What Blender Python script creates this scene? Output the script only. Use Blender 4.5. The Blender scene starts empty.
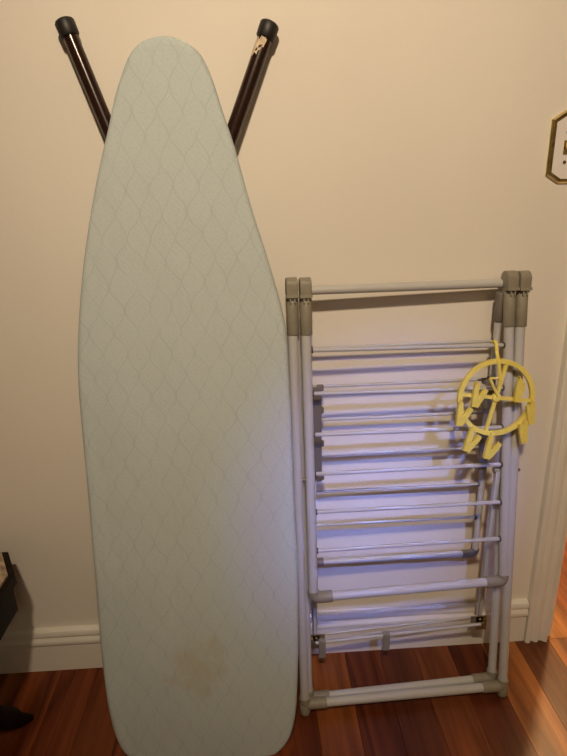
import bpy, bmesh, math, random
from mathutils import Vector, Matrix
random.seed(4)
S = bpy.context.scene
COL = S.collection
V = Vector

# ------------------------------------------------------------------ camera
F_PX, PITCH, ROLL, YAW = 546.26, 0.32616, 0.02883, 0.04314
CAM = V((0.0, -1.0764, 1.1))
fw = V((math.sin(YAW)*math.cos(PITCH), math.cos(YAW)*math.cos(PITCH), -math.sin(PITCH)))
rt = V((math.cos(YAW), -math.sin(YAW), 0.0))
up = rt.cross(fw)
R2 = rt*math.cos(ROLL) - up*math.sin(ROLL)
U2 = up*math.cos(ROLL) + rt*math.sin(ROLL)
cd = bpy.data.cameras.new('camera')
cam = bpy.data.objects.new('camera', cd); COL.objects.link(cam)
cd.sensor_fit = 'HORIZONTAL'; cd.sensor_width = 36.0; cd.lens = 36.0*F_PX/567.0
cd.clip_start = 0.02
M3 = Matrix((R2, U2, -fw)).transposed()
cam.matrix_world = Matrix.Translation(CAM) @ M3.to_4x4()
S.camera = cam

# ------------------------------------------------------------------ light
S.view_settings.view_transform = 'Standard'; S.view_settings.look = 'None'
S.view_settings.gamma = 1.0; S.view_settings.exposure = 0.0
S.view_settings.use_curve_mapping = False
W = bpy.data.worlds.new('world'); S.world = W; W.use_nodes = True
W.node_tree.nodes['Background'].inputs[0].default_value = (0.9, 0.8, 0.7, 1)
W.node_tree.nodes['Background'].inputs[1].default_value = 0.02

def lamp(name, kind, loc, energy, color, **kw):
    d = bpy.data.lights.new(name, kind); d.energy = energy; d.color = color
    for k, v in kw.items():
        if k != 'target': setattr(d, k, v)
    o = bpy.data.objects.new(name, d); COL.objects.link(o); o.location = loc
    if 'target' in kw:
        o.rotation_euler = (V(kw['target'])-V(loc)).to_track_quat('-Z', 'Y').to_euler()
    return o
# assumed unseen lamps: ceiling spot, cool area lamp for bluish patch, next room's bulb
lamp('assumed_ceiling_spot', 'SPOT', (-0.03, -1.50, 2.15), 104.0, (1.0, 0.79, 0.545), shadow_soft_size=0.05, spot_size=math.radians(77), spot_blend=1.0, target=(0.13, 0.0, 1.10))  # unseen, assumed from the direction of the warm shadows
lamp('assumed_cool_light', 'AREA', (0.66, -1.75, 1.98), 0.52, (0.25, 0.34, 1.0), shape='RECTANGLE', size=0.16, size_y=0.10,
     spread=math.radians(18), target=(0.24, 0.0, 0.42))  # assumed lamp inside the room, source of blue patch unknown; no window built
lamp('room_fill', 'POINT', (0.7, -3.0, 2.15), 11.0, (1.0, 0.82, 0.58), shadow_soft_size=0.12)  # added fill lamp deep in the room, lightens the spot's dark shadows
lamp('assumed_next_room_bulb', 'POINT', (1.5, 1.2, 2.2), 110.0, (1.0, 0.62, 0.28), shadow_soft_size=0.08)  # unseen, assumed from the brighter floor past the doorway

# ------------------------------------------------------------------ pixel helpers (photo pixel -> point on a known surface)
def ray(px, py): return fw + R2*((px-283.5)/F_PX) - U2*((py-378.0)/F_PX)
def hit(px, py, P, n):
    v = ray(px, py); return CAM + v*((P-CAM).dot(n)/v.dot(n))
def on_floor(px, py, z=0.0): return hit(px, py, V((0, 0, z)), V((0, 0, 1)))
def on_wall(px, py, d=0.0): return hit(px, py, V((0, -d, 0)), V((0, 1, 0)))

# ------------------------------------------------------------------ materials
def mat(name, color, rough=0.5, var=0.0, vscale=8.0, bump=0.0, bscale=200.0, metal=0.0, spec=None, stretch=None):
    m = bpy.data.materials.new(name); m.use_nodes = True
    nt = m.node_tree; b = nt.nodes['Principled BSDF']
    b.inputs['Base Color'].default_value = (*color, 1); b.inputs['Roughness'].default_value = rough
    b.inputs['Metallic'].default_value = metal
    if spec is not None: b.inputs['Specular IOR Level'].default_value = spec
    tc = nt.nodes.new('ShaderNodeTexCoord')
    src = tc.outputs['Object']
    if stretch:
        mp = nt.nodes.new('ShaderNodeMapping'); mp.inputs['Scale'].default_value = stretch
        nt.links.new(src, mp.inputs['Vector']); src = mp.outputs['Vector']
    if var:
        n = nt.nodes.new('ShaderNodeTexNoise'); n.inputs['Scale'].default_value = vscale; n.inputs['Detail'].default_value = 4
        nt.links.new(src, n.inputs['Vector'])
        r = nt.nodes.new('ShaderNodeValToRGB')
        r.color_ramp.elements[0].position = 0.3; r.color_ramp.elements[1].position = 0.7
        r.color_ramp.elements[0].color = (*[c*(1-var) for c in color], 1)
        r.color_ramp.elements[1].color = (*[min(1, c*(1+var)) for c in color], 1)
        nt.links.new(n.outputs['Fac'], r.inputs['Fac']); nt.links.new(r.outputs['Color'], b.inputs['Base Color'])
    if bump:
        n2 = nt.nodes.new('ShaderNodeTexNoise'); n2.inputs['Scale'].default_value = bscale; n2.inputs['Detail'].default_value = 3
        nt.links.new(src, n2.inputs['Vector'])
        bp = nt.nodes.new('ShaderNodeBump'); bp.inputs['Strength'].default_value = bump; bp.inputs['Distance'].default_value = 0.002
        nt.links.new(n2.outputs['Fac'], bp.inputs['Height']); nt.links.new(bp.outputs['Normal'], b.inputs['Normal'])
    return m

MW = mat('wall_paint', (0.78, 0.735, 0.66), 0.7, 0.02, 3, 0.12, 90)
MC = mat('ceiling_paint', (0.80, 0.77, 0.70), 0.8, 0.02, 3)
MT = mat('trim_paint', (0.80, 0.77, 0.70), 0.38, 0.03, 12, 0.05, 40)
MTUBE = mat('coated_tube', (0.50, 0.495, 0.485), 0.38, 0.02, 20)
MROD = mat('coated_rod', (0.48, 0.47, 0.455), 0.38, 0.02, 20)
MGREY = mat('grey_plastic', (0.26, 0.235, 0.18), 0.5, 0.08, 60, 0.1, 300)
MDGREY = mat('dark_grey_plastic', (0.16, 0.14, 0.12), 0.5, 0.08, 60)
MHOLE = mat('rubber_grommet', (0.07, 0.06, 0.055), 0.6, 0.1, 80)
MMETAL = mat('zinc_hardware', (0.34, 0.28, 0.18), 0.35, 0.3, 90, metal=0.8)
MYEL = mat('yellow_plastic', (0.78, 0.64, 0.12), 0.4, 0.05, 50)
MYEL2 = mat('yellow_plastic_clip', (0.75, 0.60, 0.10), 0.42, 0.05, 50)
MBROWN = mat('brown_enamel', (0.022, 0.0075, 0.005), 0.2, 0.15, 30)
MBLACK = mat('black_rubber', (0.014, 0.011, 0.010), 0.5, 0.1, 60)
MSTICK = mat('torn_label_paper', (0.62, 0.50, 0.36), 0.8, 0.3, 90)
MDECK = mat('board_steel', (0.42, 0.41, 0.39), 0.45, 0.05, 30, metal=0.6)
MBRASS = mat('polished_brass', (0.74, 0.60, 0.27), 0.16, 0.15, 60, metal=1.0)
MPLATE = mat('switch_plate_white', (0.78, 0.74, 0.72), 0.35, 0.02, 20)
MSLOT = mat('screw_slot', (0.05, 0.04, 0.03), 0.6, 0.1, 60)
MCHAIR = mat('dark_stained_wood', (0.010, 0.004, 0.0025), 0.55, 0.3, 14, spec=0.15, stretch=(1, 6, 1))
MGROUT = mat('subfloor_dark', (0.02, 0.008, 0.004), 0.8, 0.1, 20)  # very dark brown slab under the planks

def wood_mat():
    m = bpy.data.materials.new('floor_wood'); m.use_nodes = True
    nt = m.node_tree; b = nt.nodes['Principled BSDF']; L = nt.links.new
    tc = nt.nodes.new('ShaderNodeTexCoord'); oi = nt.nodes.new('ShaderNodeObjectInfo')
    add = nt.nodes.new('ShaderNodeVectorMath'); add.operation = 'MULTIPLY_ADD'
    add.inputs[1].default_value = (1, 1, 1)
    cmb = nt.nodes.new('ShaderNodeCombineXYZ')
    ml = nt.nodes.new('ShaderNodeMath'); ml.operation = 'MULTIPLY'; ml.inputs[1].default_value = 37.0
    L(oi.outputs['Random'], ml.inputs[0])
    for i in range(3): L(ml.outputs[0], cmb.inputs[i])
    L(tc.outputs['Object'], add.inputs[0]); L(cmb.outputs[0], add.inputs[2])
    mp = nt.nodes.new('ShaderNodeMapping'); mp.inputs['Scale'].default_value = (17, 1.1, 5)
    L(add.outputs[0], mp.inputs['Vector'])
    n = nt.nodes.new('ShaderNodeTexNoise'); n.inputs['Scale'].default_value = 1.6; n.inputs['Detail'].default_value = 6
    n.inputs['Distortion'].default_value = 0.9
    L(mp.outputs[0], n.inputs['Vector'])
    r = nt.nodes.new('ShaderNodeValToRGB'); e = r.color_ramp.elements
    e[0].position = 0.33; e[0].color = (0.40, 0.32, 0.28, 1); e[1].position = 0.68; e[1].color = (1.25, 1.25, 1.15, 1)
    L(n.outputs['Fac'], r.inputs['Fac'])
    mx = nt.nodes.new('ShaderNodeMix'); mx.data_type = 'RGBA'; mx.blend_type = 'MULTIPLY'; mx.inputs[0].default_value = 1.0
    L(oi.outputs['Color'], mx.inputs[6]); L(r.outputs['Color'], mx.inputs[7])
    L(mx.outputs[2], b.inputs['Base Color'])
    b.inputs['Roughness'].default_value = 0.34; b.inputs['Specular IOR Level'].default_value = 0.22
    bp = nt.nodes.new('ShaderNodeBump'); bp.inputs['Strength'].default_value = 0.08; bp.inputs['Distance'].default_value = 0.001
    L(n.outputs['Fac'], bp.inputs['Height']); L(bp.outputs['Normal'], b.inputs['Normal'])
    return m
MWOOD = wood_mat()

def cover_mat():
    """pale mint cotton printed with an interlocking ogee leaf lattice; one scorch stain near the foot"""
    m = bpy.data.materials.new('cover_cotton'); m.use_nodes = True
    nt = m.node_tree; b = nt.nodes['Principled BSDF']; L = nt.links.new
    def N(t, op=None, **kw):
        n = nt.nodes.new(t)
        if op: n.operation = op
        for k, v in kw.items(): n.inputs[int(k[1:])].default_value = v
        return n
    def m1(op, a, bb=None):
        n = nt.nodes.new('ShaderNodeMath'); n.operation = op
        for i, v in enumerate((a, bb)):
            if v is None: continue
            if isinstance(v, (int, float)): n.inputs[i].default_value = v
            else: L(v, n.inputs[i])
        return n.outputs[0]
    tc = N('ShaderNodeTexCoord'); sep = N('ShaderNodeSeparateXYZ')
    wob = N('ShaderNodeTexNoise'); wob.inputs['Scale'].default_value = 9.0; wob.inputs['Detail'].default_value = 2
    L(tc.outputs['Object'], wob.inputs['Vector'])
    ma = N('ShaderNodeVectorMath', 'MULTIPLY_ADD'); ma.inputs[1].default_value = (0.03, 0.03, 0.0)
    L(wob.outputs['Color'], ma.inputs[0]); L(tc.outputs['Object'], ma.inputs[2])
    L(ma.outputs[0], sep.inputs[0])
    u, v = sep.outputs[0], sep.outputs[1]
    P, A, LEN = 0.0205, 0.0097, 0.080
    s = m1('MULTIPLY', m1('SINE', m1('MULTIPLY', v, 2*math.pi/LEN)), A)
    def fam(sign, off, width):
        q = m1('ADD', m1('ADD', u, m1('MULTIPLY', s, sign)), off)
        fr = m1('ABSOLUTE', m1('SUBTRACT', m1('FRACT', m1('DIVIDE', q, 2*P)), 0.5))
        d = m1('MULTIPLY', m1('SUBTRACT', 0.5, fr), 2*P)           # distance to the curve
        mr = nt.nodes.new('ShaderNodeMapRange'); mr.inputs[1].default_value = width*0.35; mr.inputs[2].default_value = width
        mr.inputs[3].default_value = 1.0; mr.inputs[4].default_value = 0.0
        L(d, mr.inputs[0]); return mr.outputs[0]
    lines = m1('MAXIMUM', fam(-1, 0.0, 0.0016), fam(1, P, 0.0016))
    # fine veins inside every leaf
    vein = nt.nodes.new('ShaderNodeTexWave'); vein.wave_type = 'BANDS'; vein.bands_direction = 'DIAGONAL'
    vein.inputs['Scale'].default_value = 62; vein.inputs['Distortion'].default_value = 5.0; vein.inputs['Detail'].default_value = 2
    L(tc.outputs['Object'], vein.inputs['Vector'])
    fade = N('ShaderNodeTexNoise'); fade.inputs['Scale'].default_value = 20.0
    L(tc.outputs['Object'], fade.inputs['Vector'])
    lf = m1('MULTIPLY', lines, m1('ADD', m1('MULTIPLY', fade.outputs['Fac'], 0.8), -0.05))
    c1 = nt.nodes.new('ShaderNodeMix'); c1.data_type = 'RGBA'
    c1.inputs[6].default_value = (0.52, 0.585, 0.585, 1); c1.inputs[7].default_value = (0.50, 0.57, 0.575, 1)
    L(vein.outputs['Fac'], c1.inputs[0])
    fl = N('ShaderNodeTexNoise'); fl.inputs['Scale'].default_value = 260.0; fl.inputs['Detail'].default_value = 2
    L(tc.outputs['Object'], fl.inputs['Vector'])
    fm = nt.nodes.new('ShaderNodeMapRange'); fm.inputs[1].default_value = 0.52; fm.inputs[2].default_value = 0.72; fm.inputs[3].default_value = 0.0; fm.inputs[4].default_value = 0.55
    L(fl.outputs['Fac'], fm.inputs[0]); lf = m1('MAXIMUM', lf, m1('MULTIPLY', fm.outputs[0], 0.6))
    c2 = nt.nodes.new('ShaderNodeMix'); c2.data_type = 'RGBA'; c2.inputs[7].default_value = (0.34, 0.42, 0.45, 1)
    L(lf, c2.inputs[0]); L(c1.outputs[2], c2.inputs[6])
    # scorch stain
    sp2 = N('ShaderNodeSeparateXYZ'); L(tc.outputs['Object'], sp2.inputs[0])
    sx = m1('DIVIDE', m1('SUBTRACT', sp2.outputs[0], 0.02), 0.062); sy = m1('DIVIDE', m1('SUBTRACT', sp2.outputs[1], 0.215), 0.075)
    rr = m1('SQRT', m1('ADD', m1('MULTIPLY', sx, sx), m1('MULTIPLY', sy, sy)))
    sn = N('ShaderNodeTexNoise'); sn.inputs['Scale'].default_value = 24.0; sn.inputs['Detail'].default_value = 4
    L(tc.outputs['Object'], sn.inputs['Vector'])
    rs = m1('ADD', rr, m1('MULTIPLY', m1('SUBTRACT', sn.outputs['Fac'], 0.5), 2.6))
    mr = nt.nodes.new('ShaderNodeMapRange'); mr.inputs[1].default_value = 0.2; mr.inputs[2].default_value = 1.1
    mr.inputs[3].default_value = 0.32; mr.inputs[4].default_value = 0.0; L(rs, mr.inputs[0])
    c3 = nt.nodes.new('ShaderNodeMix'); c3.data_type = 'RGBA'; c3.inputs[7].default_value = (0.44, 0.33, 0.14, 1)
    L(mr.outputs[0], c3.inputs[0]); L(c2.outputs[2], c3.inputs[6])
    L(c3.outputs[2], b.inputs['Base Color'])
    b.inputs['Roughness'].default_value = 0.85; b.inputs['Specular IOR Level'].default_value = 0.2
    # weave + soft wrinkles
    mp = nt.nodes.new('ShaderNodeMapping'); mp.inputs['Rotation'].default_value = (0, 0, 0.6); mp.inputs['Scale'].default_value = (9, 3, 1)
    L(tc.outputs['Object'], mp.inputs['Vector'])
    wn = N('ShaderNodeTexNoise'); wn.inputs['Scale'].default_value = 1.2; wn.inputs['Detail'].default_value = 3
    L(mp.outputs[0], wn.inputs['Vector'])
    fi = N('ShaderNodeTexNoise'); fi.inputs['Scale'].default_value = 500.0; L(tc.outputs['Object'], fi.inputs['Vector'])
    hh = m1('ADD', m1('MULTIPLY', wn.outputs['Fac'], 1.0), m1('MULTIPLY', fi.outputs['Fac'], 0.05))
    bp = nt.nodes.new('ShaderNodeBump'); bp.inputs['Strength'].default_value = 0.7; bp.inputs['Distance'].default_value = 0.014
    L(hh, bp.inputs['Height']); L(bp.outputs['Normal'], b.inputs['Normal'])
    return m
MCOVER = cover_mat()

def tapestry_mat():
    m = mat('cream_brocade', (0.42, 0.32, 0.22), 0.9, 0.45, 70, 0.4, 160)
    return m
MFAB = tapestry_mat()

# ------------------------------------------------------------------ mesh helpers (vertices in world space)
def finish(name, bm, m, parent=None, smooth=True, kind=None, origin=None):
    bmesh.ops.recalc_face_normals(bm, faces=bm.faces)
    org = V(origin) if origin is not None else (V(parent['_o']) if parent is not None and '_o' in parent else V((0, 0, 0)))
    bmesh.ops.translate(bm, verts=bm.verts, vec=-org)
    me = bpy.data.meshes.new(name); bm.to_mesh(me); bm.free()
    me.materials.append(m)
    if smooth:
        me.polygons.foreach_set('use_smooth', [True]*len(me.polygons)); me.set_sharp_from_angle(angle=math.radians(38))
    o = bpy.data.objects.new(name, me); COL.objects.link(o)
    if parent is not None:
        o.parent = parent; o.location = org - V(parent['_o'])
    else: o.location = org
    o['_o'] = tuple(org)
    if kind: o['kind'] = kind
    return o
def thing(name, label, cat, loc, group=None):
    o = bpy.data.objects.new(name, None); COL.objects.link(o); o.location = loc; o['_o'] = tuple(loc)
    o.empty_display_size = 0.05; o['label'] = label; o['category'] = cat
    if group: o['group'] = group
    return o
def box(bm, lo, hi):
    vs = [bm.verts.new((x, y, z)) for x in (lo[0], hi[0]) for y in (lo[1], hi[1]) for z in (lo[2], hi[2])]
    for f in ((0, 1, 3, 2), (4, 6, 7, 5), (0, 4, 5, 1), (2, 3, 7, 6), (0, 2, 6, 4), (1, 5, 7, 3)): bm.faces.new([vs[i] for i in f])
    return vs
def bevel(bm, w, seg=2):
    bmesh.ops.bevel(bm, geom=[e for e in bm.edges], offset=w, segments=seg, affect='EDGES', profile=0.6)
def obox(bm, c, ax, ay, az, hx, hy, hz):
    """oriented box"""
    c = V(c); vs = []
    for i in (-1, 1):
        for j in (-1, 1):
            for k in (-1, 1): vs.append(bm.verts.new(c + ax*hx*i + ay*hy*j + az*hz*k))
    for f in ((0, 1, 3, 2), (4, 6, 7, 5), (0, 4, 5, 1), (2, 3, 7, 6), (0, 2, 6, 4), (1, 5, 7, 3)): bm.faces.new([vs[i] for i in f])
def tube(bm, pts, r, seg=12, closed=False, caps=True):
    pts = [V(p) for p in pts]; n = len(pts)
    rs = r if isinstance(r, (list, tuple)) else [r]*n
    rings = []; prev = None
    for i, p in enumerate(pts):
        a = pts[(i-1) % n] if (closed or i > 0) else p
        b = pts[(i+1) % n] if (closed or i < n-1) else p
        t = (b-a).normalized()
        if prev is None:
            ref = V((0, 0, 1)) if abs(t.z) < 0.9 else V((0, 1, 0))
            nx = t.cross(ref).normalized()
        else: nx = (prev - t*prev.dot(t)).normalized()
        prev = nx; ny = t.cross(nx)
        rings.append([bm.verts.new(p + (nx*math.cos(2*math.pi*k/seg) + ny*math.sin(2*math.pi*k/seg))*rs[i]) for k in range(seg)])
    m = n if closed else n-1
    for i in range(m):
        A, B = rings[i], rings[(i+1) % n]
        for k in range(seg): bm.faces.new((A[k], A[(k+1) % seg], B[(k+1) % seg], B[k]))
    if caps and not closed: bm.faces.new(rings[0][::-1]); bm.faces.new(rings[-1])
def fillet(pts, r, n=6):
    out = [V(pts[0])]
    for i in range(1, len(pts)-1):
        p, a, b = V(pts[i]), V(pts[i-1]), V(pts[i+1])
        d1 = (a-p).normalized(); d2 = (b-p).normalized()
        for k in range(n+1):
            t = k/n; q0 = p+d1*r*(1-t); q1 = p+d2*r*t
            out.append(q0*(1-t)+q1*t)
    out.append(V(pts[-1])); return out
def capsule_pts(a, b, r, rr=0.4):
    """points and radii of a tube from a to b with softened ends"""
    a, b = V(a), V(b); d = (b-a).normalized(); e = r*rr
    return [a, a+d*e*0.35, a+d*e, b-d*e, b-d*e*0.35, b], [r-e, r-e*0.35, r, r, r-e*0.35, r-e]
def prism(bm, poly, axis_pt, ax, ay, az, depth):
    """poly of (u,v) on ax/ay, extruded along az by depth"""
    a = [bm.verts.new(V(axis_pt)+ax*u+ay*v) for u, v in poly]
    b = [bm.verts.new(V(axis_pt)+ax*u+ay*v+az*depth) for u, v in poly]
    bm.faces.new(a[::-1]); bm.faces.new(b)
    for i in range(len(a)): bm.faces.new((a[i], a[(i+1) % len(a)], b[(i+1) % len(a)], b[i]))
X, Y, Z = V((1, 0, 0)), V((0, 1, 0)), V((0, 0, 1))

# ------------------------------------------------------------------ room shell
XL, XR, YF, YB, HC = -2.6, 2.6, -4.2, 2.6, 2.5
DOOR0, DOOR1, DOORH = 0.705, 1.50, 2.03
def struct(name, lo_hi, m):
    bm = bmesh.new()
    for lo, hi in lo_hi: box(bm, lo, hi)
    return finish(name, bm, m, smooth=False, kind='structure')
T = 0.12
WY = 0.010                                     # wall face; the baseboard stands proud of it, its foot at y = 0
struct('wall_back', [((XL, WY, 0), (DOOR0, T, HC)), ((DOOR1, WY, 0), (XR, T, HC)), ((DOOR0, WY, DOORH), (DOOR1, T, HC))], MW)
struct('wall_left', [((XL-T, YF-T, 0), (XL, YB+T, HC))], MW)
struct('wall_right', [((XR, YF-T, 0), (XR+T, YB+T, HC))], MW)
struct('wall_front', [((XL, YF-T, 0), (XR, YF, HC))], MW)
struct('wall_far', [((XL, YB, 0), (XR, YB+T, HC))], MW)
struct('ceiling', [((XL-T, YF-T, HC), (XR+T, YB+T, HC+0.1))], MC)
floor = struct('floor', [((XL-T, YF-T, -0.06), (XR+T, YB+T, -0.0125))], MGROUT)
# floor boards, running away from the wall; one of their seams passes x = 0.530
PW = 0.0875
tones = [(0.19, 0.046, 0.015), (0.22, 0.060, 0.018), (0.15, 0.036, 0.012), (0.26, 0.080, 0.022), (0.20, 0.050, 0.016)]
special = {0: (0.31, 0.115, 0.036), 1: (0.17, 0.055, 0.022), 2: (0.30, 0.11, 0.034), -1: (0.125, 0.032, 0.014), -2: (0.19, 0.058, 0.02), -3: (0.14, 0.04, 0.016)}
cache = {}
def plank_mesh(L):
    if L not in cache:
        bm = bmesh.new(); box(bm, (0.0002, 0.0003, -0.0125), (PW-0.0002, L-0.0003, 0.0))
        top = [e for e in bm.edges if all(v.co.z > -0.001 for v in e.verts)]
        bmesh.ops.bevel(bm, geom=top, offset=0.0004, segments=1, affect='EDGES')
        me = bpy.data.meshes.new('floor_plank'); bm.to_mesh(me); bm.free(); me.materials.append(MWOOD); cache[L] = me
    return cache[L]
k0 = math.floor((XL-0.530)/PW); k1 = math.ceil((XR-0.530)/PW)
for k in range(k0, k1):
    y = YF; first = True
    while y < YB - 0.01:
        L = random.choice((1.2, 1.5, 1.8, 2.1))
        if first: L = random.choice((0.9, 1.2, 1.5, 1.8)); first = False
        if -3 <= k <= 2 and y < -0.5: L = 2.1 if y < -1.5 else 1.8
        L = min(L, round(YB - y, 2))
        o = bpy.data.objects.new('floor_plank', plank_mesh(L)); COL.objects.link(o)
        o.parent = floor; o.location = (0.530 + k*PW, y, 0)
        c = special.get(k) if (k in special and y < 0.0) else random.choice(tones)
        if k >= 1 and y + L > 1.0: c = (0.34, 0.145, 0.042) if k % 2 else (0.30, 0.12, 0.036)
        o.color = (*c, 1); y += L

# baseboard: profiled moulding (foot board, two beads, cap)
def baseboard(name, x0, x1, yw=0.0, sgn=-1):
    prof = [(0, 0), (0.0110, 0), (0.0110, 0.076), (0.0085, 0.0785), (0.0085, 0.081), (0.0165, 0.083), (0.0175, 0.089), (0.0165, 0.095),
            (0.0115, 0.100), (0.0105, 0.103), (0.0150, 0.105), (0.0160, 0.112), (0.0130, 0.119), (0.006, 0.122), (0, 0.122)]
    bm = bmesh.new()
    a = [bm.verts.new((x0, yw+sgn*d, z)) for d, z in prof]; b = [bm.verts.new((x1, yw+sgn*d, z)) for d, z in prof]
    bm.faces.new(a); bm.faces.new(b[::-1])
    for i in range(len(a)): bm.faces.new((a[i], a[(i+1) % len(a)], b[(i+1) % len(a)], b[i]))
    return finish(name, bm, MT, kind='structure')
baseboard('baseboard_back', XL, 0.640, WY)
baseboard('baseboard_far', XL, XR, YB)
# door casing with three flutes, plus the jamb lining behind it
def casing(name, x0, wd, flip=False):
    prof = [(0, 0), (0, 0.017), (0.004, 0.020), (0.011, 0.020), (0.014, 0.014), (0.018, 0.0125), (0.022, 0.0155), (0.026, 0.0185), (0.031, 0.0185), (0.035, 0.0135),
            (0.040, 0.0125), (0.045, 0.0155), (0.050, 0.0195), (wd-0.003, 0.0195), (wd, 0.016), (wd, 0)]
    bm = bmesh.new()
    f = (lambda u: x0+wd-u) if flip else (lambda u: x0+u)
    a = [bm.verts.new((f(u), WY-d, 0.0)) for u, d in prof]; b = [bm.verts.new((f(u), WY-d, DOORH+0.05)) for u, d in prof]
    bm.faces.new(a); bm.faces.new(b)
    for i in range(len(a)): bm.faces.new((a[i], a[(i+1) % len(a)], b[(i+1) % len(a)], b[i]))
    return finish(name, bm, MT, kind='structure')
casing('trim_1', 0.642, 0.058)
casing('trim_2', DOOR1+0.005, 0.058, True)
struct('trim_3', [((0.642, -0.009, DOORH+0.05), (DOOR1+0.063, WY, DOORH+0.115))], MT)
struct('trim_4', [((DOOR0-0.001, WY-0.0005, 0), (DOOR0+0.012, T+0.001, DOORH))], MT)

# ------------------------------------------------------------------ ironing board
bot = on_floor(195, 761); top = on_wall(160, 37, 0.062)
bx = (on_wall(194, 48, 0.07) + on_wall(137, 48, 0.07))/2
nrm = X.cross(top-bot).normalized()
if nrm.y > 0: nrm = -nrm                      # faces the room
EDGE = [(163, 36.5, 'n')]
Lp = [(143, 41.5), (131, 53.5), (123.5, 70), (114.5, 99), (108, 130), (101.5, 158), (92, 206), (83, 269), (78.2, 335), (78.5, 384), (82, 428), (88.2, 494), (93, 552), (95.6, 580), (100, 637), (106, 690), (110.5, 715), (116, 735), (124, 750), (136, 757.5)]
Rp = [(180, 39.5), (194, 47.5), (204, 60), (213, 81), (223, 112), (235, 148), (251, 206), (271, 269), (285.5, 325), (290, 384), (292, 428), (294.5, 494), (297.5, 552), (298.5, 580), (298.8, 637), (297.3, 690), (295, 718), (289, 738), (277, 751.5), (260, 758)]
Bp = [(165, 762), (200, 763), (235, 762)]
ax_v = (top-bot); ax_v = (ax_v - X*ax_v.dot(X)).normalized()
ax_u = X
def buv(px, py):
    q = hit(px, py, top - nrm*0.011, nrm) - bot
    return V((q.dot(ax_u), q.dot(ax_v)))
ring = [buv(163, 36.3)] + [buv(*p) for p in Rp] + [buv(*p) for p in Bp[::-1]] + [buv(*p) for p in Lp[::-1]]
lowest = min(p.y for p in ring)
def catmull(P, n=4):
    out = []; N = len(P)
    for i in range(N):
        a, b, c, d = P[i-1], P[i], P[(i+1) % N], P[(i+2) % N]
        for k in range(n):
            t = k/n
            out.append(0.5*((2*b) + (c-a)*t + (2*a-5*b+4*c-d)*t*t + (3*b-a-3*c+d)*t**3))
    return out
ring = catmull(ring, 3)
# board frame of reference: local x across, y along the board, z out of the cover
IB = thing('ironing_board', 'folded ironing board with pale mint leaf-patterned cover leaning upright on the wall', 'ironing board', (bot.x, bot.y, 0))
base = bot + ax_v*max(0.0, -lowest*0.999)
BM = Matrix((ax_u, ax_v, nrm)).transposed().to_4x4(); BM.translation = bot
def board_part(name, bm, m, parent, smooth=True):
    bmesh.ops.recalc_face_normals(bm, faces=bm.faces)
    me = bpy.data.meshes.new(name); bm.to_mesh(me); bm.free(); me.materials.append(m)
    if smooth: me.polygons.foreach_set('use_smooth', [True]*len(me.polygons)); me.set_sharp_from_angle(angle=math.radians(50))
    o = bpy.data.objects.new(name, me); COL.objects.link(o); o.parent = IB
    o.matrix_local = Matrix.Translation(-V(IB['_o'])) @ BM
    if parent is not None:
        o.parent = parent; o.matrix_local = Matrix.Identity(4)
    return o
def inset(P, d):
    out = []; N = len(P)
    for i in range(N):
        t = (P[(i+1) % N]-P[i-1]).normalized(); n = V((t.y, -t.x))
        out.append(P[i]-n*d)
    return out
area = sum(ring[i-1].x*ring[i].y-ring[i].x*ring[i-1].y for i in range(len(ring)))
if area < 0: ring = ring[::-1]
TH = 0.026
bm = bmesh.new(); loops = []
for d, z in ((0.012, -TH), (0.004, -TH), (0.0, -TH+0.004), (0.0, -0.012), (0.0015, -0.006), (0.0045, -0.002), (0.009, -0.0003), (0.016, 0.0)):
    loops.append([bm.verts.new((p.x, p.y, z)) for p in inset(ring, d)])
for a, b in zip(loops, loops[1:]):
    for i in range(len(a)): bm.faces.new((a[i], a[(i+1) % len(a)], b[(i+1) % len(a)], b[i]))
bm.faces.new(loops[-1]); 
board_part('cover', bm, MCOVER, None)
bm = bmesh.new()
r2 = inset(ring, 0.013)
a = [bm.verts.new((p.x, p.y, -TH+0.004)) for p in r2]; b = [bm.verts.new((p.x, p.y, -TH-0.004)) for p in r2]
bm.faces.new(a); bm.faces.new(b)
for i in range(len(a)): bm.faces.new((a[i], a[(i+1) % len(a)], b[(i+1) % len(a)], b[i]))
board_part('deck', bm, MDECK, None)
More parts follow.
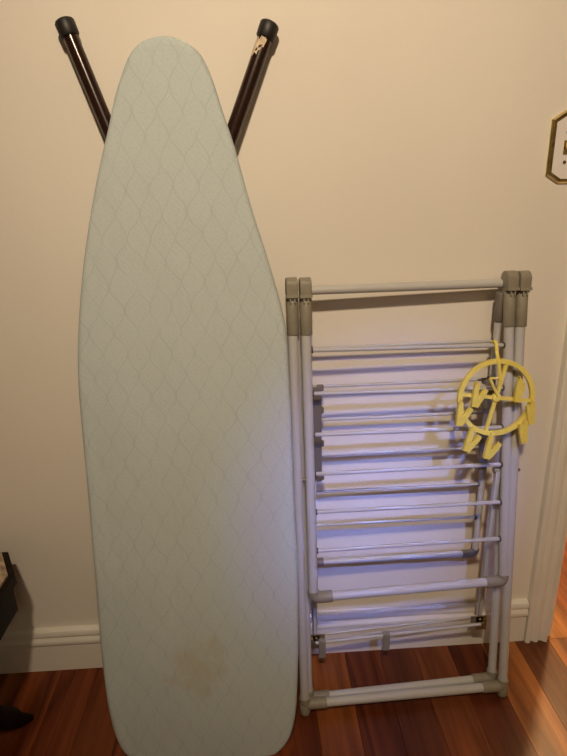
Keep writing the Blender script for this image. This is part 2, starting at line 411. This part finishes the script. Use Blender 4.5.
# two brown tube legs in a V, folded behind the board, feet up against the wall
def wp(px, py, d): return on_wall(px, py, d)
piv_l = wp(170, 300, 0.064) ; piv_r = wp(186, 300, 0.064)
for s, cap_px, low_px, pivot, lab in ((-1, (66.0, 26), (112.0, 137), piv_l, None), (1, (268.5, 28.5), (230, 140), piv_r, None)):
    a = wp(*cap_px, 0.012); b = wp(*low_px, 0.020)
    d = (b-a).normalized(); end = a + d*0.46
    bm = bmesh.new(); tube(bm, [a, b, end], 0.0128, 20)
    leg = finish('leg', bm, MBROWN, IB)
    bm = bmesh.new(); c0 = a - d*0.010; c1 = a + d*0.017
    tube(bm, [c0, c0+d*0.002, c0+d*0.005, c1-d*0.002, c1], [0.0115, 0.0150, 0.0168, 0.0162, 0.0148], 20)
    cp = finish('foot_cap', bm, MBLACK, leg); cp['label'] = 'black rubber foot cap'
    if s == 1:
        # remains of a torn paper label wrapped on the tube, facing the room
        bm = bmesh.new(); sd = X.copy(); sd = (sd - d*sd.dot(d)).normalized(); fr = d.cross(sd).normalized()
        if fr.y > 0: fr = -fr
        n = 9; rows = []
        for j in range(7):
            t = 0.024 + 0.028*j/6; row = []
            for i in range(n):
                jag = 0.0035*math.sin(i*2.3+1)*(1 if j in (0, 6) else 0)
                ang = math.radians(-75 + 100*i/(n-1) - j*3)
                row.append(bm.verts.new(a + d*(t+jag-0.0012*i) + (fr*math.cos(ang)+sd*math.sin(ang))*0.0132))
            rows.append(row)
        for j in range(6):
            for i in range(n-1):
                if (i, j) in ((5, 3), (6, 3), (4, 4), (7, 5), (6, 5), (7, 4), (7, 0)): continue
                bm.faces.new((rows[j][i], rows[j][i+1], rows[j+1][i+1], rows[j+1][i]))
        st = finish('paper_label', bm, MSTICK, leg); st['label'] = 'torn scrap of tan paper label'
# cross tube joining the legs behind the deck
bm = bmesh.new(); q = BM @ V((0.03, 1.00, -TH-0.016)); tube(bm, [q-X*0.07, q+X*0.07], 0.011, 14)
finish('crossbar', bm, MBROWN, IB)

# ------------------------------------------------------------------ drying rack
xl, RW, yl, yr, zt = 0.0634, 0.4471, 0.168, 0.1505, 0.9453
BLp, BRp = V((xl, -yl, 0)), V((xl+RW, -yr, 0))
TMp = V((xl+RW/2, -0.044, zt))
axr = (BRp-BLp).normalized()
mid = (BLp+BRp)/2
upr = (TMp-mid); upr = (upr - axr*upr.dot(axr)).normalized()
nr = axr.cross(upr).normalized()               # towards room (negative y)
if nr.y > 0: nr = -nr
def A(px, py, off=0.0): return hit(px, py, mid + nr*off, nr)   # off > 0: towards the room
def D(px, py, y=0.028): return on_wall(px, py, y)
RK = thing('clothes_drying_rack', 'folded grey-white metal clothes drying rack with grey plastic joints leaning on the wall', 'drying rack', (mid.x, mid.y, 0))
RT = 0.0098
def part(name, bm, m, parent=RK, label=None):
    o = finish(name, bm, m, parent)
    if label: o['label'] = label
    return o
def elbow(parent, corner, d_bar, d_post, lb, lp, r=0.0122, tip=0.0, m=None):
    bm = bmesh.new()
    p0 = corner + d_bar*lb; p1 = corner + d_post*lp
    tube(bm, fillet([p0, corner, p1], 0.014, 6), r, 16)
    if tip:
        pts, rr = capsule_pts(corner + d_post*0.006, corner - d_post*tip, r*0.98, 0.5)
        tube(bm, pts, rr, 16)
    return part('elbow_joint', bm, m or MGREY, parent, 'grey plastic elbow')
def hinge_cap(parent, topc, down, depth=0.0):
    """sleeve over the tube plus the rounded knuckle above it"""
    bm = bmesh.new()
    sl = 0.098
    # knuckle: D-shaped block, round on top, seen from the side
    side = axr; fro = -nr
    poly = []
    for k in range(13):
        a_ = math.pi*k/12; poly.append((0.0155*math.cos(a_), 0.0095+0.0125*math.sin(a_)))
    poly += [(-0.0155, -0.012), (0.0155, -0.012)]
    prism(bm, poly, topc + down*0.0115 - side*0.0108, fro, -down, side, 0.0216)
    bevel(bm, 0.0022, 2)
    # sleeve
    pts, rr = capsule_pts(topc + down*0.024, topc + down*sl, 0.0117, 0.12); tube(bm, pts, rr, 18)
    # moulded lip and latch ridges at the split line
    obox(bm, topc + down*0.0245 + nr*0.008, side, nr, down, 0.0116, 0.0090, 0.0028)
    for q in (-0.004, 0.004):
        obox(bm, topc + down*0.031 + nr*0.0125 + side*q, side, nr, down, 0.0013, 0.002, 0.006)
    bm2 = part('hinge_cap', bm, MGREY, parent, 'grey plastic hinge cap')
    bm = bmesh.new(); obox(bm, topc + down*0.0295 + nr*0.0128, side, nr, down, 0.0085, 0.0009, 0.0016)
    part('hinge_slot', bm, MHOLE, parent)
    return bm2
def u_frame(name, TL, BL, BR, TR, r, el=0.045, pl=0.02, tip=0.0, er=0.0122, em=None):
    bm = bmesh.new()
    tube(bm, [TL, BL], r, 16); tube(bm, [TR, BR], r, 16); tube(bm, [BL, BR], r, 16)
    f = part(name, bm, MTUBE)
    db = (BR-BL).normalized()
    elbow(f, BL, db, (TL-BL).normalized(), el, pl, er, tip, em); elbow(f, BR, -db, (TR-BR).normalized(), el, pl, er, tip, em)
    return f
# A: long front legs
a_tl, a_tr = A(291, 284), A(522.5, 276)
a_bl, a_br = A(305, 704), A(502.5, 685.5)
fA = u_frame('leg_frame', a_tl, a_bl, a_br, a_tr, RT, 0.048, 0.018, 0.026)
fA['label'] = 'front leg frame reaching the floor'
hinge_cap(fA, A(291.3, 283), (a_bl-a_tl).normalized()); hinge_cap(fA, A(522.8, 276), (a_br-a_tr).normalized())
# C: long rear legs just behind
OC = -0.0215
c_tl, c_bl = A(295, 320, OC), A(309, 697.5, OC)
c_br = A(491.5, 677.5, OC); c_tr = A(512.5, 312, OC)
c_br2, c_bl2 = c_br, c_bl
fC = u_frame('leg_frame', c_tl, c_bl, c_br, c_tr, RT*0.92, 0.046, 0.02, 0.016, 0.0116)
fC['label'] = 'rear leg frame behind the front legs'
# B: front wing with six rods
b_tl, b_bl, b_br, b_tr = A(304.6, 284), A(313.5, 597.5), A(503.2, 580.5), A(510.2, 277)
fB = u_frame('front_wing', b_tl, b_bl, b_br, b_tr, RT, 0.040, 0.016, 0.0)
hinge_cap(fB, A(304.9, 283), (b_bl-b_tl).normalized()); hinge_cap(fB, A(510.0, 276), (b_br-b_tr).normalized())
bm = bmesh.new(); tube(bm, [A(306, 290.5, -0.015), A(507, 283, -0.015)], 0.0088, 16); part('top_rail', bm, MTUBE)
ROD = 0.0042
def grommet(parent, p, dirx):
    bm = bmesh.new(); tube(bm, [p - dirx*0.001, p + dirx*0.002], 0.0062, 12); part('rod_grommet', bm, MHOLE, parent)
for yl_, yr_ in ((350.5, 345), (394, 387.5), (435, 427), (474.3, 464), (512.3, 501.8), (551, 538.3)):
    t = (yl_-284)/(597-284); xa = 304.6 + 8.9*t; t2 = (yr_-277)/(580.5-277); xb = 510.2 - 7*t2
    p, q = A(xa, yl_), A(xb, yr_); d = (q-p).normalized()
    bm = bmesh.new(); tube(bm, [p, q], ROD, 12); part('rod', bm, MROD, fB)
    grommet(fB, p + d*0.0102, d); grommet(fB, q - d*0.0102, -d)
# D: rear wing, hanging straight down against the wall
d_tr, d_br = D(498.2, 296, 0.026), D(477, 553, 0.026)
cx = D(402, 430, 0.03).x
xr_top, xr_bot = d_tr.x, d_br.x
xr_ = (xr_top + xr_bot)/2
half = None
def Dp(side, py_right, y=0.026):
    """point on the rear wing's post at the height seen at py on its right post"""
    t = (py_right-296)/(553-296); q = D(498.2 + (477-498.2)*t, py_right, y)
    if side > 0: return V((xr_, q.y, q.z))
    return V((2*cxm - xr_ - 0.014, q.y, q.z))
cxm = (b_tl.x + b_tr.x + b_bl.x + b_br.x)/4
RD = 0.0072
D_tl, D_bl, D_br, D_tr = Dp(-1, 300), Dp(-1, 553), Dp(1, 553), Dp(1, 300)
fD = u_frame('rear_wing', D_tl, D_bl, D_br, D_tr, RD, 0.030, 0.014, 0.0, 0.0092, MDGREY)
for s in (-1, 1):
    bm = bmesh.new(); p0, p1 = Dp(s, 292), Dp(s, 322); pts, rr = capsule_pts(p0, p1, 0.0100, 0.3); tube(bm, pts, rr, 16)
    part('hinge_sleeve', bm, MDGREY, fD, 'dark grey plastic hinge sleeve')
for py in (341, 379, 412, 447, 483.5, 516.5):
    p, q = Dp(-1, py), Dp(1, py); d = (q-p).normalized()
    bm = bmesh.new(); tube(bm, [p, q], 0.0034, 10); part('rod', bm, MROD, fD)
    grommet(fD, p + d*0.0076, d); grommet(fD, q - d*0.0076, -d)
# flat grey stays fixed along the rear wing's posts, with little nubs where rods sit
for s in (-1, 1):
    YS = 0.044
    p0, p1 = (on_wall(316.2, 387, YS), on_wall(317.6, 481, YS)) if s < 0 else (on_wall(488, 380, YS), on_wall(484.5, 469, YS))
    xs = (p0.x+p1.x)/2; p0.x = p1.x = xs
    bm = bmesh.new(); c = (p0+p1)/2; obox(bm, c, X, Y, Z, 0.0098, 0.0035, (p0-p1).length/2)
    bevel(bm, 0.0012, 1)
    st = part('stay_strip', bm, MDGREY, RK, 'flat dark grey plastic stay')
    for t in (0.02, 0.25, 0.60, 0.97):
        bm = bmesh.new(); q = p0.lerp(p1, t); obox(bm, q - X*s*0.008 + Y*0.006, X, Y, Z, 0.007, 0.005, 0.0062); bevel(bm, 0.0015, 1)
        part('stay_nub', bm, MDGREY, st)
# E: swing arms from the leg pivots down to the lower wires near the baseboard
def mirror_x(p): return V((2*cxm - p.x, p.y, p.z))
e_top = A(497.5, 470, -0.012); e_bot = on_wall(478.5, 617, 0.046)
e_topL, e_botL = mirror_x(e_top), mirror_x(e_bot)
e_botL.x = on_wall(314, 640, 0.046).x + 0.002; e_botL.z -= 0.026
arms = []
for s, p, q in ((1, e_top, e_bot), (-1, e_topL, e_botL)):
    bm = bmesh.new(); d = (q-p).normalized(); sd = X; fr = d.cross(sd).normalized()
    obox(bm, (p+q)/2, sd, fr, d, 0.0050, 0.0075, (q-p).length/2); bevel(bm, 0.0015, 1)
    arm = part('swing_arm', bm, MTUBE); arms.append(arm)
    bm = bmesh.new(); tube(bm, [p - X*0.009, p + X*0.009], 0.0062, 12); part('arm_pivot', bm, MGREY, arm)
    # pivot pin through the outer leg
    bm = bmesh.new(); pp = A(301.5, 480) if s < 0 else A(514.5, 470)
    pts, rr = capsule_pts(pp - X*0.012, pp + X*0.012, 0.0034, 0.6); tube(bm, pts, rr, 12); part('pivot_pin', bm, MMETAL, arm)
    # zinc bracket at the arm's foot: plate, two screws, small tab
    bm = bmesh.new()
    obox(bm, q + V((-s*0.004, -0.010, 0.004)), X, Y, Z, 0.019, 0.0014, 0.0085)
    obox(bm, q + V((-s*0.002, -0.010, -0.008)), X, Y, Z, 0.0085, 0.0014, 0.019)
    obox(bm, q + V((s*0.010, -0.012, -0.010)), X, Y, Z, 0.0042, 0.0030, 0.014)
    br = part('bracket', bm, MMETAL, arm, 'small zinc bracket with screws')
    bm = bmesh.new()
    for dx, dz in ((-0.002*s, 0.005), (0.0055*s, -0.006)):
        c = q + V((dx, -0.0115, dz)); pts, rr = capsule_pts(c + Y*0.001, c - Y*0.0045, 0.0036, 0.5); tube(bm, pts, rr, 10)
    finish('screw', bm, MMETAL, arm)
# lower wires between the two arm feet
qL = e_botL; qR = e_bot
w_ends = []
for zo, yo, r in ((0.006, -0.004, 0.0026), (-0.006, -0.016, 0.0040)):
    bm = bmesh.new(); p = qL + V((0.0, yo, zo)); q = qR + V((0.0, yo, zo)); tube(bm, [p, q], r, 10)
    part('lower_rod', bm, MROD); w_ends.append((p, q))
bm = bmesh.new(); tube(bm, [qL + V((0.006, -0.010, -0.012)), qR + V((-0.01, -0.009, 0.012))], 0.0018, 8); part('brace_wire', bm, MROD)
# small grey hooks clipped on the lower rod
p, q = w_ends[1]
for px in (328, 387.5):
    t = (px-322)/(476-322); c = p.lerp(q, t)
    bm = bmesh.new(); w = 0.0080
    poly = [(-0.0062, 0.0065), (0.0062, 0.0065), (0.0062, -0.040), (-0.0015, -0.043), (-0.0015, -0.0375), (0.0024, -0.0355), (0.0024, -0.005), (-0.0062, -0.005)]
    prism(bm, poly, c - X*w, -Y, Z, X, 2*w)
    part('clip_hook', bm, MGREY, RK, 'grey plastic hook')

# ------------------------------------------------------------------ yellow clip hanger on the top rod of the rack
OFF = 0.030
hc = A(496.0, 397.5, OFF)
hook_at = A(494.5, 345.3)
HG = thing('clip_hanger', 'round yellow plastic clip hanger hooked over the drying rack rod', 'clip hanger', hc)
tilt = 0.06
hx = (axr*math.cos(tilt) - upr*math.sin(tilt)).normalized(); hy = (upr*math.cos(tilt) + axr*math.sin(tilt)).normalized(); hn = nr
def hp(u, v, w=0.0): return hc + hx*u + hy*v + hn*w
RR = 0.0735
bm = bmesh.new(); nseg = 48; prof = [(-0.0046, -0.0035), (0.0046, -0.0035), (0.0046, 0.0035), (-0.0046, 0.0035)]
rings = []
for k in range(nseg):
    a_ = 2*math.pi*k/nseg
    rings.append([bm.verts.new(hp((RR+pr)*math.cos(a_), (RR+pr)*math.sin(a_)*0.99, pz)) for pr, pz in prof])
for k in range(nseg):
    P_, Q_ = rings[k], rings[(k+1) % nseg]
    for i in range(4): bm.faces.new((P_[i], P_[(i+1) % 4], Q_[(i+1) % 4], Q_[i]))
finish('ring', bm, MYEL, HG)
for ang in (-5, 78, 175, 258):
    a_ = math.radians(ang); bm = bmesh.new(); d = hx*math.cos(a_)+hy*math.sin(a_); e_ = -hx*math.sin(a_)+hy*math.cos(a_)
    obox(bm, hc + d*RR*0.5, d, e_, hn, RR*0.5, 0.0034, 0.0026); finish('spoke', bm, MYEL, HG)
bm = bmesh.new(); pts, rr = capsule_pts(hp(0, 0, -0.005), hp(0, 0, 0.006), 0.0095, 0.3); tube(bm, pts, rr, 16); finish('hub', bm, MYEL, HG)
# folding hook: two arms from the hub, stem, crook over the rod
bm = bmesh.new()
for u in (-0.020, 0.001):
    tube(bm, [hp(0.0, 0.004, 0.006), hp(u, 0.040, 0.0075)], 0.0027, 8)
tube(bm, [hp(-0.020, 0.040, 0.0075), hp(0.001, 0.040, 0.0075)], 0.0024, 8)
stem_top = hook_at + nr*0.008 + upr*0.003
tube(bm, [hp(0.001, 0.040, 0.0075), hp(-0.005, RR, 0.006), hook_at + nr*0.011 - upr*0.012, stem_top], 0.0036, 8)
cr = []
for k in range(9):
    a_ = math.radians(0 + 200*k/8); cr.append(hook_at + nr*0.0080*math.cos(a_) + upr*0.0080*math.sin(a_) + upr*0.0005)
tube(bm, cr, 0.0035, 8)
finish('hook', bm, MYEL, HG)
# pinch clips dangling around the ring
def clip(ang, sway, spread_, tw, inner=0.0):
    a_ = math.radians(ang); base_ = hp((RR-inner)*math.cos(a_), (RR-inner)*math.sin(a_), 0.004)
    dn = (-Z*math.cos(sway) + axr*math.sin(sway)); dn = (dn - hn*dn.dot(hn)*0.9).normalized()
    sd = dn.cross(hn).normalized()*(1 if tw > 0 else -1); fn = hn
    root = thing_part = None
    bm = bmesh.new()
    # link loop
    lp = [base_ + dn*(0.005 + 0.006*math.cos(t)) + fn*(0.006*math.sin(t)) for t in [2*math.pi*k/10 for k in range(10)]]
    tube(bm, lp, 0.0011, 6, closed=True)
    o0 = base_ + dn*0.004 + fn*0.003
    Lc = 0.046
    # fixed jaw
    c0, c1 = o0, o0 + dn*Lc - sd*0.003
    dd = (c1-c0).normalized(); ss = dd.cross(fn).normalized()
    prism(bm, [(-0.0042, 0), (0.0042, 0), (0.0058, 0.018), (0.0056, Lc), (-0.0044, Lc), (-0.0046, 0.020)], c0 - fn*0.004, ss, dd, fn, 0.008)
    # lever jaw: pivots near the middle, handle spread away
    d2 = (dn*math.cos(spread_) - sd*math.sin(spread_)).normalized(); s2 = d2.cross(fn).normalized()
    tip = o0 + dn*(Lc+0.0005) ; c2 = tip - d2*0.036
    c2 = tip - (dn*math.cos(spread_) - sd*math.sin(spread_))*0.040
    prism(bm, [(-0.0040, 0), (0.0040, 0), (0.0056, 0.014), (0.0046, 0.040), (-0.0046, 0.040), (-0.0052, 0.014)], c2 - fn*0.0035, s2, d2, fn, 0.007)
    o = finish('clip', bm, MYEL2, HG)
    bm = bmesh.new(); q = (c0 + dd*0.022 + tip - d2*0.016)/2
    tube(bm, [q - fn*0.0055, q + fn*0.0055], 0.0030, 10); finish('spring', bm, MYEL, o)
for ang, sway, sp, tw, inn in ((183, -0.02, 0.55, -1, 0.0), (143, -0.05, 0.50, -1, 0.018), (232, -0.20, 0.50, -1, 0.0), (266, -0.14, 0.55, -1, 0.0), (-34, -0.03, 0.22, 1, 0.0), (46, -0.05, 0.14, -1, 0.014), (-2, -0.03, 0.20, 1, 0.002)):
    clip(ang, sway, sp, tw, inn)

# ------------------------------------------------------------------ double light switch with brass edge
pc = V((0.621, 0, 1.167))
SW = thing('light_switch_plate', 'white light switch plate with faceted brass border on the wall', 'switch plate', (pc.x, 0, pc.z))
hw, hh, ch = 0.0625, 0.0640, 0.015
def octo(sx, sz, c): return [(-sx, -sz+c), (-sx+c*1.6, -sz), (sx-c*1.6, -sz), (sx, -sz+c), (sx, sz-c), (sx-c*1.6, sz), (-sx+c*1.6, sz), (-sx, sz-c)]
def ringface(bm, P0, y0, P1, y1):
    a = [bm.verts.new((pc.x+u, y0, pc.z+v)) for u, v in P0]; b = [bm.verts.new((pc.x+u, y1, pc.z+v)) for u, v in P1]
    for i in range(8): bm.faces.new((a[i], a[(i+1) % 8], b[(i+1) % 8], b[i]))
o1, o2, o3 = octo(hw, hh, ch), octo(hw-0.003, hh-0.003, ch-0.001), octo(hw-0.0095, hh-0.0085, ch-0.003)
bm = bmesh.new(); ringface(bm, o1, 0.0, o1, -0.003); ringface(bm, o1, -0.003, o2, -0.0075); ringface(bm, o2, -0.0075, o3, -0.0050); ringface(bm, o3, -0.005, o3, 0.0)
bmesh.ops.remove_doubles(bm, verts=bm.verts, dist=1e-6)
finish('brass_border', bm, MBRASS, SW, smooth=False)
bm = bmesh.new(); prism(bm, o3, (pc.x, -0.0048, pc.z), X, Z, Y, 0.0045); finish('plate', bm, MPLATE, SW, smooth=False)
for dx in (-0.0305, 0.0305):
    bm = bmesh.new(); obox(bm, (pc.x+dx, -0.0052, pc.z), X, Y, Z, 0.0052, 0.0008, 0.0122)
    sl = finish('toggle_surround', bm, MBRASS, SW, smooth=False)
    bm = bmesh.new(); obox(bm, (pc.x+dx, -0.0105, pc.z+0.0045), X, V((0, -0.8, 0.6)), V((0, 0.6, 0.8)), 0.0034, 0.0075, 0.0040); bevel(bm, 0.0008, 1)
    finish('toggle', bm, MBRASS, sl)
    for dz in (-0.026, 0.026):
        bm = bmesh.new(); c = V((pc.x+dx, -0.0047, pc.z+dz)); pts, rr = capsule_pts(c, c - Y*0.0016, 0.0031, 0.4); tube(bm, pts, rr, 12)
        finish('screw', bm, MSLOT, SW)

SW.location.y += WY

# ------------------------------------------------------------------ upholstered stool, only its corner in view at the left
ZS = 0.388                                     # height of the wooden rim
p1, p2 = on_floor(8, 551, ZS), on_floor(14.5, 573, ZS)
ft = on_floor(37, 716)
sx_, sy_ = 0.20, 0.20
chx, chy = p2.x-p1.x, p1.y-p2.y
sc = V((p2.x - sx_, p1.y - sy_, 0))
ST = thing('upholstered_stool', 'dark wooden stool with cream brocade seat against the wall', 'stool', (sc.x, sc.y, 0))
zt_ = ZS
def rrect(sx, sy, r=0, n=5):
    """rectangle with clipped corners"""
    a, b = chx, chy
    return [(sx, -sy+b), (sx, sy-b), (sx-a, sy), (-sx+a, sy), (-sx, sy-b), (-sx, -sy+b), (-sx+a, -sy), (sx-a, -sy)]
def loft(bm, levels, caps=True):
    R_ = [[bm.verts.new((sc.x+u, sc.y+v, z)) for u, v in P_] for P_, z in levels]
    for a, b in zip(R_, R_[1:]):
        for i in range(len(a)): bm.faces.new((a[i], a[(i+1) % len(a)], b[(i+1) % len(a)], b[i]))
    if caps: bm.faces.new(R_[0]); bm.faces.new(R_[-1])
bm = bmesh.new(); loft(bm, [(rrect(sx_-0.006, sy_-0.006), zt_-0.085), (rrect(sx_-0.006, sy_-0.006), zt_-0.03), (rrect(sx_, sy_), zt_-0.024), (rrect(sx_, sy_), zt_-0.003), (rrect(sx_-0.003, sy_-0.003), zt_)])
finish('seat_frame', bm, MCHAIR, ST)
bm = bmesh.new(); loft(bm, [(rrect(sx_-0.009, sy_-0.009), zt_-0.001), (rrect(sx_-0.009, sy_-0.009), zt_+0.004), (rrect(sx_-0.016, sy_-0.016), zt_+0.010), (rrect(sx_-0.06, sy_-0.06), zt_+0.020)])
finish('seat_cushion', bm, MFAB, ST)
bm = bmesh.new()
tube(bm, [sc+V((0, 0, zt_-0.08)), sc+V((0, 0, zt_-0.12)), sc+V((0, 0, 0.20)), sc+V((0, 0, 0.14)), sc+V((0, 0, 0.075))], [0.07, 0.035, 0.028, 0.042, 0.030], 20)
finish('pedestal', bm, MCHAIR, ST)
for sgx, sgy in ((1, 1), (1, -1), (-1, 1), (-1, -1)):
    e = V((sc.x + sgx*(ft.x-0.006-sc.x), sc.y + sgy*(ft.y-0.008-sc.y), 0.007)); c0 = sc + V((0, 0, 0.12)); h_ = (e-c0)
    pts = [c0, c0 + V((h_.x*0.3, h_.y*0.3, -0.008)), c0 + V((h_.x*0.6, h_.y*0.6, -0.052)), c0 + V((h_.x*0.82, h_.y*0.82, -0.088)), V((e.x-h_.x*0.12, e.y-h_.y*0.12, 0.018)), e]
    bm = bmesh.new(); tube(bm, pts, [0.030, 0.029, 0.027, 0.022, 0.016, 0.006], 14); finish('foot', bm, MCHAIR, ST)

for o in S.objects:
    if '_o' in o: del o['_o']
